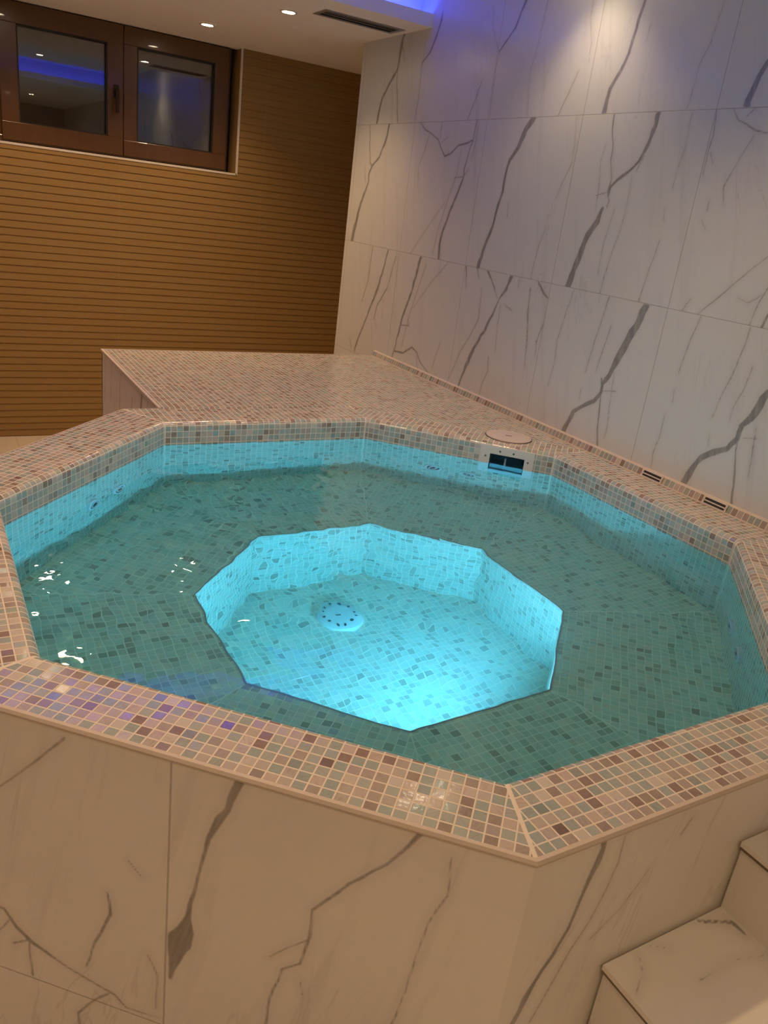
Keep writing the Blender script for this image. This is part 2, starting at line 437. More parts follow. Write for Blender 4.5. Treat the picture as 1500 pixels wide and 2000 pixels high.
def make_water():
    t = NT('pool_water')
    t.P(Base_Color=(1, 1, 1), Roughness=0.0, IOR=1.333, Transmission_Weight=1.0)
    va = t.n('VolumeAbsorption'); va.inputs['Color'].default_value = (0.0, 0.93, 0.96, 1); va.inputs['Density'].default_value = 0.55
    vs = t.n('VolumeScatter'); vs.inputs['Color'].default_value = (0.55, 1.0, 1.0, 1); vs.inputs['Density'].default_value = 0.16; vs.inputs['Anisotropy'].default_value = 0.3
    ad = t.n('AddShader'); t.link(va.outputs[0], ad.inputs[0]); t.link(vs.outputs[0], ad.inputs[1])
    t.link(ad.outputs[0], t.out.inputs['Volume'])
    return t.mat

def make_glass():
    t = NT('window_glass')
    return t.P(Base_Color=(0.8, 0.82, 0.85), Roughness=0.0, IOR=1.85, Transmission_Weight=1.0)

M_MOS = make_mosaic('glass_mosaic')
M_MOSLIT = make_mosaic('pale_green_glass_mosaic', (0.80, 0.80, 0.72), [(0.0, (0.50, 0.61, 0.55)), (0.18, (0.60, 0.62, 0.55)), (0.34, (0.54, 0.62, 0.56)), (0.50, (0.33, 0.33, 0.28)),
           (0.57, (0.62, 0.60, 0.52)), (0.68, (0.46, 0.52, 0.46)), (0.80, (0.52, 0.60, 0.56)), (0.90, (0.38, 0.40, 0.34)), (0.95, (0.64, 0.64, 0.57))])  # mosaic with fewer dark tiles, lightened and greened to brighten the underwater surfaces
M_GROUT = plain('cream_grout_edge', (0.58, 0.50, 0.43), 0.65)
M_WALLMARBLE = make_marble('veined_wall_tile', True, (-1.8533, 0.6), (1.4389, 0.6035), base=(0.66, 0.665, 0.645), vein=(0.18, 0.175, 0.165))
M_TUBMARBLE = make_marble('veined_cladding_tile', True, (-0.5255, 0.72), (0.312, 0.61))
M_SIDEMARBLE = make_marble('veined_side_cladding', True, None, (0.27, 0.6))
M_TREAD = make_marble('veined_step_tile', True, None, None)
M_PLAINMARBLE = make_marble('marble_tile', False, (0.1, 0.6), (0.27, 0.6))
M_FLOOR = make_marble('floor_tile', False, (0.1, 0.6), (0.2, 0.6), base=(0.62, 0.54, 0.45), rough=0.35)
M_SLAT = make_slats()
M_CEIL = plain('ceiling_paint', (0.86, 0.84, 0.82), 0.85, noise_amt=0.02)
M_WALLPAINT = plain('wall_paint', (0.55, 0.47, 0.38), 0.8, noise_amt=0.03)
M_TRIM = plain('white_edge_profile', (0.72, 0.66, 0.60), 0.45)
M_FRAME = make_frame_wood()
M_GASKET = plain('dark_gasket', (0.015, 0.01, 0.008), 0.6)
M_HANDLE = plain('bronze_handle', (0.03, 0.015, 0.01), 0.4, 0.5)
M_WATER = make_water()
M_GLASS = make_glass()
M_PLASTIC = plain('white_pool_plastic', (0.74, 0.72, 0.72), 0.35, noise_amt=0.02)
M_LID = plain('lid_plastic', (0.60, 0.53, 0.50), 0.4, noise_amt=0.02)
M_DARK = plain('dark_hole', (0.02, 0.025, 0.03), 0.6)
M_SKIN = plain('skimmer_inside', (0.22, 0.30, 0.34), 0.4)
M_SCREW = plain('screw_steel', (0.22, 0.20, 0.18), 0.35, 0.8)
M_VENT = plain('vent_aluminium', (0.30, 0.28, 0.29), 0.45, 0.3)
M_CREAMGRILLE = plain('cream_grille', (0.68, 0.62, 0.52), 0.45)
M_LAMPRING = plain('lamp_ring', (0.7, 0.68, 0.65), 0.4)
M_LAMP = emitter('lamp_glow', (1.0, 0.80, 0.55), 90.0)
M_LED = emitter('blue_led', BLUE, E_BLUE)
M_LEDDIM = emitter('blue_led_dim', BLUE, E_BLUE * .15)
M_POOLLENS = emitter('pool_lamp_glow', POOL, 6.0)
M_STEPEDGE = plain('step_edge_profile', (0.20, 0.15, 0.10), 0.5, 0.1)

# ------------------------------------------------------------------ veins
def parse(txt):
    return [np.array([[float(x) for x in p.split(',')] for p in l.split()]) for l in txt.strip().split('\n')]

def vein_field(A, B, veins, rows=None):
    """signed field in mm: half width minus distance to the nearest vein"""
    A = A * 1000.0; B = B * 1000.0
    out = np.full(A.shape, -40.0)
    rng = np.random.default_rng(3)
    for ln in veins:
        P = []
        band = None
        if rows:
            mid = np.median(ln[:, 1]); band = [r for r in rows if r[0] * 1000 <= mid < r[1] * 1000][0]
            ln = ln.copy()                      # a vein that reaches a tile joint is cut off square by it
            for e_, f_ in ((0, 1), (-1, -2)):
                if min(abs(ln[e_, 1] - band[0] * 1000), abs(ln[e_, 1] - band[1] * 1000)) < 22:
                    d_ = ln[e_, :2] - ln[f_, :2]; ln[e_, :2] += d_ / (np.hypot(*d_) + 1e-6) * 34
        for (x0, y0, w0), (x1, y1, w1) in zip(ln[:-1], ln[1:]):   # jitter between the knots
            L = math.hypot(x1 - x0, y1 - y0); k = max(1, int(L / 22))
            for q in range(k):
                f = q / k; j = rng.normal(0, 1.0 if w0 < 8 else 2.0) if q else 0
                P.append((x0 + (x1 - x0) * f + j, y0 + (y1 - y0) * f, w0 + (w1 - w0) * f + (rng.normal(0, 0.12) * w0 if q else 0)))
        P.append(tuple(ln[-1])); P = np.array(P)
        lo = P[:, :2].min(0) - 45; hi = P[:, :2].max(0) + 45
        sel = np.where((A > lo[0]) & (A < hi[0]) & (B > lo[1]) & (B < hi[1]))[0]
        if band is not None: sel = sel[(B[sel] > band[0] * 1000) & (B[sel] <= band[1] * 1000)]
        if not len(sel): continue
        a, b = A[sel], B[sel]; best = np.full(a.shape, -40.0)
        for (x0, y0, w0), (x1, y1, w1) in zip(P[:-1], P[1:]):
            dx, dy = x1 - x0, y1 - y0; L2 = dx * dx + dy * dy + 1e-6
            f = np.clip(((a - x0) * dx + (b - y0) * dy) / L2, 0, 1)
            dd = np.hypot(a - x0 - f * dx, b - y0 - f * dy)
            hw = (w0 + (w1 - w0) * f) * 0.5; hw = hw * np.clip(0.95 + hw * 0.035, 1.0, 1.3) + 0.4
            best = np.maximum(best, np.minimum(hw, 12 + hw * 0.0) - dd if False else hw - dd)
        out[sel] = np.maximum(out[sel], best)
    return out

def grid_panel(name, us, vs, fn, veins, mat, parent=None, thick=None, rows=None):
    """a flat tiled surface on a fine grid that carries the vein pattern as a surface attribute"""
    us, vs = np.array(us), np.array(vs)
    U, V = np.meshgrid(us, vs, indexing='ij'); nu, nv = len(us), len(vs)
    co = [fn(a, b) for a, b in zip(U.ravel(), V.ravel())]
    idx = np.arange(nu * nv).reshape(nu, nv)
    q = np.stack([idx[:-1, :-1], idx[1:, :-1], idx[1:, 1:], idx[:-1, 1:]], -1).reshape(-1, 4)
    uvs = np.stack([U.ravel(), V.ravel()], 1)
    faces = q.tolist(); cuv = uvs[q.ravel()]
    n0 = len(co)
    if thick is not None:          # closed slab: edges and back
        c = [(us[0], vs[0]), (us[-1], vs[0]), (us[-1], vs[-1]), (us[0], vs[-1])]
        rim = [list(idx[:, 0]), list(idx[-1, :]), list(idx[::-1, -1]), list(idx[0, ::-1])]
        back = []
        for (a, b) in c:
            p = Vector(fn(a, b)) + Vector(thick); back.append(len(co)); co.append(tuple(p))
        extra = []
        for k in range(4):
            poly = [int(x) for x in rim[k]] + [back[(k + 1) % 4], back[k]]
            extra.append(poly)
        extra.append(back)
        uvx = np.vstack([uvs, np.array(c)])
        faces = faces + extra
        cuv = np.vstack([cuv] + [uvx[np.array(p)] for p in extra])
    me = bpy.data.meshes.new(name)
    me.from_pydata(co, [], faces)
    l = me.uv_layers.new(name='UVMap'); l.data.foreach_set('uv', cuv.astype(np.float32).ravel())
    s = vein_field(U.ravel(), V.ravel(), veins, rows)
    if len(co) > n0: s = np.concatenate([s, np.full(len(co) - n0, -40.0)])
    at = me.attributes.new('vein', 'FLOAT', 'POINT'); at.data.foreach_set('value', s.astype(np.float32))
    me.materials.append(mat); me.update()
    o = bpy.data.objects.new(name, me)
    return link(o, parent)

def span(a, b, step):
    n = max(1, int(round(abs(b - a) / step))); return list(np.linspace(a, b, n + 1))

# ------------------------------------------------------------------ room shell
# floor
b = MB(); b.box(XW - .1, XE + .1, YF - .1, YW + .2, -0.08, 0.0)
tag(b.build('floor', M_FLOOR), 'beige stone tiled floor seen behind the tub at the foot of the slatted wall', kind='structure')

# marble wall (right) - ends free at y = -0.02
ys = span(-0.0214, -3.5, 0.0042) + span(-3.5, YF, 0.15)[1:]
zs = span(0.0, 0.86, 0.2)[:-1] + span(0.86, 2.47, 0.0042) + [2.55, ZT + .06]
o = grid_panel('wall_right', ys, zs, lambda a, c: (0.0, a, c), parse(VEINS_WALL), M_WALLMARBLE, thick=(0.14, 0, 0), rows=[(0, 1.4389), (1.4389, 2.0424), (2.0424, 3)])
tag(o, 'tall white marble look tile wall with grey diagonal veins', kind='structure')

# slatted wall (back), window opening left out
WX0, WX1, WZ0 = -1.705, -0.328, 1.728
b = MB()
def slat_strip(x0, x1, z0, z1):
    SP = 0.0422; k0 = math.floor((z0 - WZ0) / SP + 1e-6); k1 = math.ceil((z1 - WZ0) / SP - 1e-6)
    for k in range(k0, k1):
        za = WZ0 + k * SP
        prof = [(0.0030, za), (0.0034, za + 0.0030), (-0.0022, za + 0.0075), (0.0006, za + 0.0400), (0.0030, za + SP)]
        prof = [(y, min(max(z, z0), z1)) for y, z in prof]
        for (y0_, q0), (y1_, q1) in zip(prof[:-1], prof[1:]):
            if abs(q1 - q0) < 1e-6 and abs(y1_ - y0_) < 1e-6: continue
            b.face([(x0, YW + y0_, q0), (x1, YW + y0_, q0), (x1, YW + y1_, q1), (x0, YW + y1_, q1)],
                   [(x0, q0), (x1, q0), (x1, q1 + 1e-4), (x0, q1 + 1e-4)])
slat_strip(XW, XE, 0.0, WZ0)
slat_strip(XW, WX0, WZ0, ZC + .01)
slat_strip(WX1, XE, WZ0, ZC + .01)
# masonry body behind the facing, with the reveal of the window
b.box(XW, XE, YW + .006, YW + .2, 0.0, WZ0 - .004)
b.box(XW, WX0 - .004, YW + .006, YW + .2, WZ0 - .004, ZC + .1)
b.box(WX1 + .004, XE, YW + .006, YW + .2, WZ0 - .004, ZC + .1)
tag(b.build('wall_back', M_SLAT, weld=False), 'brown wood look wall of narrow horizontal slats behind the tub', kind='structure')

# other walls
b = MB(); b.box(XW - .12, XW, YF, YW + .2, 0, ZC + .1)
tag(b.build('wall_left', M_WALLPAINT), kind='structure')
b = MB(); b.box(XW - .12, XE + .1, YF - .12, YF, 0, ZC + .1)
tag(b.build('wall_front', M_WALLPAINT), kind='structure')
b = MB(); b.box(XE, XE + .1, -0.0214, YW + .2, 0, ZC + .1); b.box(0.14, XE + .1, -0.12, -0.0214, 0, ZC + .1)
tag(b.build('wall_niche', M_WALLPAINT), kind='structure')

# ceiling: low soffit round a raised tray with a light trough behind a lip
TY0, TY1, TX0 = -3.35, -0.704, -3.3        # tray opening (the right side is the marble wall itself)
VX0, VX1, VY0, VY1 = -0.452, -0.060, -0.512, -0.400   # slot of the air vent
b = MB()
def slab(x0, x1, y0, y1, z=ZC, t=0.012): b.box(x0, x1, y0, y1, z, z + t)
slab(XW, XE, VY1, YW + .1); slab(XW, VX0, VY0, VY1); slab(VX1, 0.0, VY0, VY1)
slab(XW, 0.0, TY1, VY0); slab(XW, 0.0, YF, TY0); slab(XW, TX0, TY0, TY1)
slab(0.0, XE, -0.0214, VY1)if False else None
LIP = 0.055
b.box(TX0 - .0, 0.0, TY1, TY1 + .014, ZC + .012, ZC + LIP)          # lips
b.box(TX0, 0.0, TY0 - .014, TY0, ZC + .012, ZC + LIP)
b.box(TX0 - .014, TX0, TY0 - .014, TY1 + .014, ZC + .012, ZC + LIP)
b.box(TX0 - .14, 0.0, TY1 + .13, TY1 + .144, ZC + .012, ZT)          # trough backs
b.box(TX0 - .14, 0.0, TY0 - .144, TY0 - .13, ZC + .012, ZT)
b.box(TX0 - .144, TX0 - .13, TY0 - .14, TY1 + .14, ZC + .012, ZT)
b.box(TX0 - .15, 0.0, TY0 - .15, TY1 + .15, ZT, ZT + .02)            # tray ceiling
tag(b.build('ceiling', M_CEIL), 'white suspended ceiling with a raised tray lit by blue light', kind='structure')

# ------------------------------------------------------------------ window
win = empty('window_1', (0, 0, 0)); tag(win, 'brown two leaf window high in the slatted wall, black night outside', kind='structure')
YFm = 1.061
b = MB()
FX0, FX1, FZ0, FZ1 = -1.698, -0.362, 1.733, 2.442
b.box(FX0, FX1, YFm + .012, YFm + .07, FZ0, FZ0 + .03); b.box(FX0, FX1, YFm + .012, YFm + .07, FZ1 - .03, FZ1)
b.box(FX0, FX0 + .03, YFm + .012, YFm + .07, FZ0 + .03, FZ1 - .03); b.box(FX1 - .03, FX1, YFm + .012, YFm + .07, FZ0 + .03, FZ1 - .03)
b.build('window_frame', M_FRAME, win, bevel=.003)
def sash(x0, x1, gx0, gx1, gz0, gz1, z0=1.742, z1=2.438, handle=False):
    b = MB()
    y0, y1 = YFm - .004, YFm + .05
    b.box(x0, x1, y0, y1, z0, gz0); b.box(x0, x1, y0, y1, gz1, z1)
    b.box(x0, gx0, y0, y1, gz0, gz1); b.box(gx1, x1, y0, y1, gz0, gz1)
    s = b.build('sash', M_FRAME, win, bevel=.003)
    g = MB(); t_ = .007
    g.box(gx0, gx1, y0 + .006, y0 + .04, gz0, gz0 + t_); g.box(gx0, gx1, y0 + .006, y0 + .04, gz1 - t_, gz1)
    g.box(gx0, gx0 + t_, y0 + .006, y0 + .04, gz0 + t_, gz1 - t_); g.box(gx1 - t_, gx1, y0 + .006, y0 + .04, gz0 + t_, gz1 - t_)
    g.build('gasket', M_GASKET, s)
    p = MB(); p.box(gx0 + t_, gx1 - t_, YFm + .026, YFm + .030, gz0 + t_, gz1 - t_); p.box(gx0 + t_, gx1 - t_, YFm + .042, YFm + .046, gz0 + t_, gz1 - t_)
    p.build('pane', M_GLASS, s)
    if handle:
        hx, hz = gx1 + .048, 2.085
        hb = MB(); hb.box(hx - .014, hx + .014, y0 - .010, y0 - .0002, hz - .035, hz + .035)
        hb.box(hx - .008, hx + .008, y0 - .035, y0 - .010, hz - .01, hz + .008)
        hb.box(hx - .010, hx + .010, y0 - .046, y0 - .034, hz - .115, hz + .012)
        hb.build('window_handle', M_HANDLE, s, bevel=.003)
sash(-1.684, -1.018, -1.592, -1.108, 1.838, 2.334, handle=True)
sash(-1.013, -0.374, -0.937, -0.462, 1.830, 2.342)
b = MB(); b.box(FX0 - .05, FX1 + .05, 1.24, 1.25, 1.6, 2.5)  # added dark sheet behind the glass, standing in for the night outside
b.build('shutter', plain('night_shutter', (0.012, 0.012, 0.016), 0.8), win)
# edge profile round the reveal
b = MB()
b.box(WX0 - .010, WX1 + .006, YW - .004, YW + .007, WZ0 - .012, WZ0)
b.box(WX1, WX1 + .012, YW - .004, YW + .007, WZ0 - .012, ZC)
b.box(WX0 - .012, WX0, YW - .004, YW + .007, WZ0 - .012, ZC)
b.box(WX0, WX1, YW - .002, YFm + .012, WZ0 - .006, WZ0)
tag(b.build('trim_1', M_TRIM), 'thin white edge profile framing the window recess', kind='structure')

# ------------------------------------------------------------------ tub geometry
V = [(-1.485, -1.748), (-0.707, -1.748), (-0.187, -2.268), (-0.187, -3.0626), (-0.7685, -3.648), (-1.4829, -3.648), (-2.050, -3.0986), (-2.050, -2.3576)]
V = [Vector(p) for p in V]
WI = [0.187, 0.147, 0.187, 0.147, 0.147, 0.147, 0.150, 0.200]      # rim width per side
FWc, FWr, FWs = Vector((-1.117, -2.693)), 0.478, 0.200
W_ = [Vector((FWc.x + sx, FWc.y + sy)) for sx, sy in ((-FWs, FWr), (FWs, FWr), (FWr, FWs), (FWr, -FWs), (FWs, -FWr), (-FWs, -FWr), (-FWr, -FWs), (-FWr, FWs))]
N8 = range(8)
def edir(i): return (V[(i + 1) % 8] - V[i]).normalized()
def nout(i):
    d = edir(i); n = Vector((d.y, -d.x))
    return n if n.dot(V[i] - FWc) > 0 else -n
def corner(i, d0, d1):
    """corner i of the octagon with side i-1 pushed out by d0 and side i by d1"""
    a, bn = nout((i - 1) % 8), nout(i)
    c0, c1 = a.dot(V[i]) + d0, bn.dot(V[i]) + d1
    det = a.x * bn.y - a.y * bn.x
    return Vector(((c0 * bn.y - c1 * a.y) / det, (a.x * c1 - bn.x * c0) / det))
OUT = [corner(i, WI[i - 1], WI[i]) for i in N8]
def ldist(p, a, b):
    d = (b - a).normalized(); return abs((p.x - a.x) * d.y - (p.y - a.y) * d.x)

tub = empty('hot_tub', (-1.117, -2.693, 0))
tag(tub, 'octagonal built-in hot tub with mosaic rim and white marble look cladding', 'hot tub')
def T(o): # keep world coordinates under the tub's empty
    o.location = -Vector(tub.location) + Vector(o.location); return o

R = 0.018
prof = [(R - R * math.sin(a), H - R + R * math.cos(a)) for a in [math.pi / 2 * k / 6 for k in range(7)]]   # (d, z)
cop = MB(); wallm = MB()
HOLE = (0.4975, 0.6275, 0.725, 0.831)      # skimmer mouth in side 1: s0, s1, z0, z1
for i in N8:
    j = (i + 1) % 8; e = edir(i); n = nout(i)
    A, B = V[i], V[j]; OA, OB = OUT[i], OUT[j]
    def U(p): return (p - A).dot(e) + i * 7.31
    def E2(p): return (ldist(p, A, OA) if i not in (99,) else 1, ldist(p, B, OB))
    off = 0.0045
    def quad(mb, d0, z0, v0, d1, z1, v1, w=False):
        a0 = corner(i, WI[i - 1], WI[i]) if d0 == 'w' else corner(i, d0, d0)
        b0 = corner(j, WI[i], WI[j]) if d0 == 'w' else corner(j, d0, d0)
        a1, b1 = corner(i, d1, d1), corner(j, d1, d1)
        mb.face([(*a0, z0), (*b0, z0), (*b1, z1), (*a1, z1)],
                [(U(a0), v0), (U(b0), v0), (U(b1), v1), (U(a1), v1)], [E2(a0), E2(b0), E2(b1), E2(a1)])
    quad(cop, 'w', H, WI[i] - R, R, H, 0.0)
    v = 0.0
    for (d0, z0), (d1, z1) in zip(prof[:-1], prof[1:]):
        L = math.hypot(d1 - d0, z1 - z0); quad(cop, d0, z0, v, d1, z1, v - L); v -= L
    # basin wall
    zt = H - R
    ZS = zt - 3 * PITCH          # three rows of the rim mosaic, then the copy with underwater brightness put into its colour
    def wq(s0, s1, z0, z1):
        if z0 < ZS - 1e-6 and z1 > ZS + 1e-6:
            wq(s0, s1, z0, ZS); wq(s0, s1, ZS, z1); return
        P = [A + e * s for s in (s0, s1)]; L = (B - A).length
        pts = [(*P[0], z1), (*P[1], z1), (*P[1], z0), (*P[0], z0)]
        ss = [s0, s1, s1, s0]; zz = [z1, z1, z0, z0]
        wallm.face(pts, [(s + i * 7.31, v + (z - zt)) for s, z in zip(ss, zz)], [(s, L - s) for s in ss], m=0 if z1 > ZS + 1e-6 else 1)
    L = (B - A).length
    if i == 1:
        s0, s1, z0, z1 = HOLE
        wq(0, L, z1, zt); wq(0, s0, z0, z1); wq(s1, L, z0, z1); wq(0, L, ZB, z0)
    else: wq(0, L, ZB, zt)
T(cop.build('coping', M_MOS, tub, smooth=True))
T(wallm.build('basin_wall', [M_MOS, M_MOSLIT], tub)).cycles.is_caustics_receiver = True

# outer edge of the rim: a cream grouted arris over the cladding
tr = MB()
for i in (3, 4, 5, 6, 7):
    j = (i + 1) % 8
    a0, b0 = OUT[i], OUT[j]
    d = 0.0035
    a1, b1 = corner(i, WI[i - 1] + d, WI[i] + d), corner(j, WI[i] + d, WI[j] + d)
    a2, b2 = corner(i, WI[i - 1] - .006, WI[i] - .006), corner(j, WI[i] - .006, WI[j] - .006)
    tr.face([(*a2, H + .0006), (*b2, H + .0006), (*b0, H), (*a0, H)]); tr.face([(*a0, H), (*b0, H), (*b1, H - .004), (*a1, H - .004)])
    tr.face([(*a1, H - .004), (*b1, H - .004), (*b1, H - .007), (*a1, H - .007)])
    tr.face([(*a1, H - .007), (*b1, H - .007), (*b2, H - .007), (*a2, H - .007)])
T(tr.build('rim_edge', M_GROUT, tub))

# bench, footwell
be = MB(); fw = MB()
for i in N8:
    j = (i + 1) % 8; e = edir(i); A, B, C0, C1 = V[i], V[j], W_[i], W_[j]
    def U(p): return (p - A).dot(e) + i * 3.77 + 90
    def Vv(p): return -(p - A).dot(nout(i))
    pts = [A, B, C1, C0]
    be.face([(*p, ZB) for p in pts], [(U(p), Vv(p)) for p in pts], [(ldist(p, A, C0) + .0014, ldist(p, B, C1) + .0014) for p in pts])
    L = (C1 - C0).length; dp = ZB - ZF
    fw.face([(*C0, ZB), (*C1, ZB), (*C1, ZF), (*C0, ZF)], [(i * 5.1, 0.0), (i * 5.1 + L, 0.0), (i * 5.1 + L, -dp), (i * 5.1, -dp)],
            [(0.0022, L), (L, 0.0022), (L, 0.0022), (0.0022, L)])
fw.face([(*p, ZF) for p in W_], [(p.x + 33.3, p.y + 12.2) for p in W_])
for o in (T(be.build('bench', M_MOSLIT, tub)), T(fw.build('footwell', M_MOSLIT, tub))): o.cycles.is_caustics_receiver = True
# pale nosing along the bench edge
no = MB()
for i in N8:
    j = (i + 1) % 8; a, c = W_[i], W_[j]
    a1, c1 = a + (a - FWc) * .011, c + (c - FWc) * .011
    no.face([(*a, ZB + .0008), (*c, ZB + .0008), (*c1, ZB + .0008), (*a1, ZB + .0008)])
    a2, c2 = a - (a - FWc) * .003, c - (c - FWc) * .003
    no.face([(*a2, ZB - .008), (*c2, ZB - .008), (*c, ZB + .0008), (*a, ZB + .0008)])
T(no.build('bench_nosing', M_GROUT, tub))

# cladding under the rim
def clad(i, veins, mat, fine):
    j = (i + 1) % 8; dz = 0.002
    a, c = corner(i, WI[i - 1] - dz, WI[i] - dz), corner(j, WI[i] - dz, WI[j] - dz)
    if i == 3: a, c = c, Vector((-0.001, corner(4, WI[3] - dz, WI[4] - dz).y + abs(corner(4, WI[3] - dz, WI[4] - dz).x) - .001))
    return a, c
# side 5 (front, diagonal) and side 4 (front right): traced veins
t5 = Vector((1, -1)) / math.sqrt(2); O5 = Vector((-1.533, -3.795))
a5, c5 = corner(5, WI[4] - .002, WI[5] - .002), corner(6, WI[5] - .002, WI[6] - .002)
e5 = (a5 - c5).normalized()
L5 = (a5 - c5).length
o = grid_panel('cladding_panel', span(-L5, 0, .004), span(0, .22, .1)[:-1] + span(.22, H - .004, .004),
               lambda s, z: (a5.x + e5.x * s, a5.y + e5.y * s, z), parse(VEINS_FG), M_TUBMARBLE, tub); T(o)
a4, c4 = corner(4, WI[3] - .002, WI[4] - .002), corner(5, WI[4] - .002, WI[5] - .002)
o = grid_panel('cladding_panel', span(c4.x, a4.x, .004), span(0, .22, .1)[:-1] + span(.22, H - .004, .004),
               lambda s, z: (s, a4.y, z), parse(VEINS_EF), M_SIDEMARBLE, tub); T(o)
for i in (6, 7, 3):
    j = (i + 1) % 8
    a, c = corner(i, WI[i - 1] - .002, WI[i] - .002), corner(j, WI[i] - .002, WI[j] - .002)
    b = MB(); L = (c - a).length
    b.face([(*a, 0), (*c, 0), (*c, H - .004), (*a, H - .004)], [(i * 2.2, 0), (i * 2.2 + L, 0), (i * 2.2 + L, H), (i * 2.2, H)])
    T(b.build('cladding_panel', M_PLAINMARBLE, tub))

# jets: pairs in the three far walls
def wall_matrix(i, s, z):
    p = V[i] + edir(i) * s; n = -nout(i)
    zax = Vector((n.x, n.y, 0)); xax = Vector((edir(i).x, edir(i).y, 0)); yax = zax.cross(xax)
    Mx = Matrix((xax, yax, zax)).transposed().to_4x4(); Mx.translation = Vector((p.x, p.y, z)); return Mx
def jet(i, s, z):
    Mx = wall_matrix(i, s, z)
    b = MB(); b.lathe([(0.0, .004), (.010, .004), (.010, .009), (.015, .009), (.015, .003), (.021, .003), (.023, .010), (.031, .008), (.034, .0)], 32, Mx)
    o = T(b.build('jet_nozzle', M_PLASTIC, tub, smooth=True))
    q = MB(); q.lathe([(0.0, .0096), (.0095, .0096)], 20, Mx); q.lathe([(.0155, .0036), (.0205, .0036)], 32, Mx)
    w = q.build('jet_opening', M_DARK, o)
    return o
for x, y in ((-1.784, -2.067), (-1.683, -1.97)):
    jet(7, (Vector((x, y)) - V[7]).dot(edir(7)), 0.612)
for x, y in ((-0.504, -1.954), (-0.404, -2.054)):
    jet(1, (Vector((x, y)) - V[1]).dot(edir(1)), 0.600)
for x, y in ((-0.357, -3.235), (-0.462, -3.340)):
    jet(3, (Vector((x, y)) - V[3]).dot(edir(3)), 0.590)

# skimmer in side 1
Ms = wall_matrix(1, 0.0, 0.0)      # local x along the wall, z into the basin; local y is vertical
up = (Ms.to_3x3() @ Vector((0, 1, 0))).z
def sk(mb, s0, s1, z0, z1, d0, d1, m=0):
    ya, yb_ = (z0 * up, z1 * up); mb.box(s0, s1, min(ya, yb_), max(ya, yb_), d0, d1, m=m, M=Ms)
s0, s1, z0, z1 = HOLE
b = MB()
sk(b, .460, .662, z1, .861, .0005, .005); sk(b, .460, .662, .690, z0, .0005, .005)
sk(b, .460, s0, z0, z1, .0005, .005); sk(b, s1, .662, z0, z1, .0005, .005)
skm = T(b.build('skimmer', M_PLASTIC, tub, bevel=.0012))
b = MB()
sk(b, s0 - .003, s0, z0 - .003, z1 + .003, -.13, .002); sk(b, s1, s1 + .003, z0 - .003, z1 + .003, -.13, .002)
sk(b, s0, s1, z1, z1 + .003, -.13, .002); sk(b, s0, s1, z0 - .003, z0, -.13, .002); sk(b, s0, s1, z0, z1, -.133, -.13)
b.build('skimmer_throat', M_SKIN, skm)
b = MB(); sk(b, s0 + .003, s1 - .003, .772, .781, -.020, -.010); sk(b, s0 + .003, s1 - .003, .728, .774, -.020, -.016); sk(b, s0 + .055, s0 + .062, .781, .815, -.02, -.012)
b.build('skimmer_flap', plain('flap_plastic', (0.35, 0.45, 0.5), .4), skm)
for s_, z_ in ((.481, .818), (.533, .843), (.584, .843), (.641, .820)):
    b = MB(); Mx = wall_matrix(1, s_, z_); b.lathe([(0, .0064), (.003, .0062), (.0042, .0048)], 16, Mx); b.build('screw', M_SCREW, skm, smooth=True)

# lid over the skimmer, in the rim
b = MB(); Mx = Matrix.Translation((-0.232, -2.040, H)); b.lathe([(0.0, .0050), (.085, .0050), (.088, .0045), (.0885, .0)], 56, Mx)
lid = T(b.build('skimmer_lid', M_LID, tub, smooth=True))
b = MB(); b.lathe([(.0886, .0), (.0886, .0012), (.0915, .0012), (.0915, .0)], 56, Mx); b.build('lid_gap', M_DARK, lid)
b = MB(); b.box(-.012, .012, -.003, .003, .0048, .0056, M=Mx @ Matrix.Rotation(-.6, 4, 'Z')); b.build('finger_slot', M_DARK, lid)

# main drain dome on the footwell floor
Mx = Matrix.Translation((-1.108, -2.424, ZF))
b = MB(); b.lathe([(0.0, .024), (.040, .023), (.060, .020), (.070, .014), (.073, .0)], 48, Mx)
dr = T(b.build('drain_cover', M_PLASTIC, tub, smooth=True))
for k in range(12):
    a = 2 * math.pi * k / 12; b = MB(); b.lathe([(0, .0225), (.0048, .0222)], 10, Mx @ Matrix.Translation((.053 * math.cos(a), .053 * math.sin(a), .0008)))
    b.build('drain_hole', M_DARK, dr)
b = MB(); b.box(-.009, .009, -.003, .003, .0238, .0248, M=Mx)
b.build('screw_slot', M_DARK, dr)

# underwater lamp in the near wall of the footwell
LP = Vector((-1.06, FWc.y - FWr, 0.26))
Mx = Matrix.Translation(LP) @ Matrix.Rotation(-math.pi / 2, 4, 'X')
b = MB(); b.lathe([(.047, .006), (.055, .010), (.064, .006), (.066, .0)], 40, Mx)
pl = T(b.build('underwater_lamp', M_PLASTIC, tub, smooth=True))
b = MB(); b.lathe([(0.0, .008), (.035, .0075), (.048, .005)], 40, Mx); b.build('lamp_lens', M_POOLLENS, pl, smooth=True)
ld = bpy.data.lights.new('pool_light', 'AREA'); ld.shape = 'DISK'; ld.size = .09; ld.energy = P_POOL; ld.color = POOL
lo = bpy.data.objects.new('pool_light', ld); link(lo)
lo.location = LP + Vector((0, .014, 0)); lo.rotation_euler = (Vector((-.25, 1.0, 0.65))).to_track_quat('-Z', 'Y').to_euler()

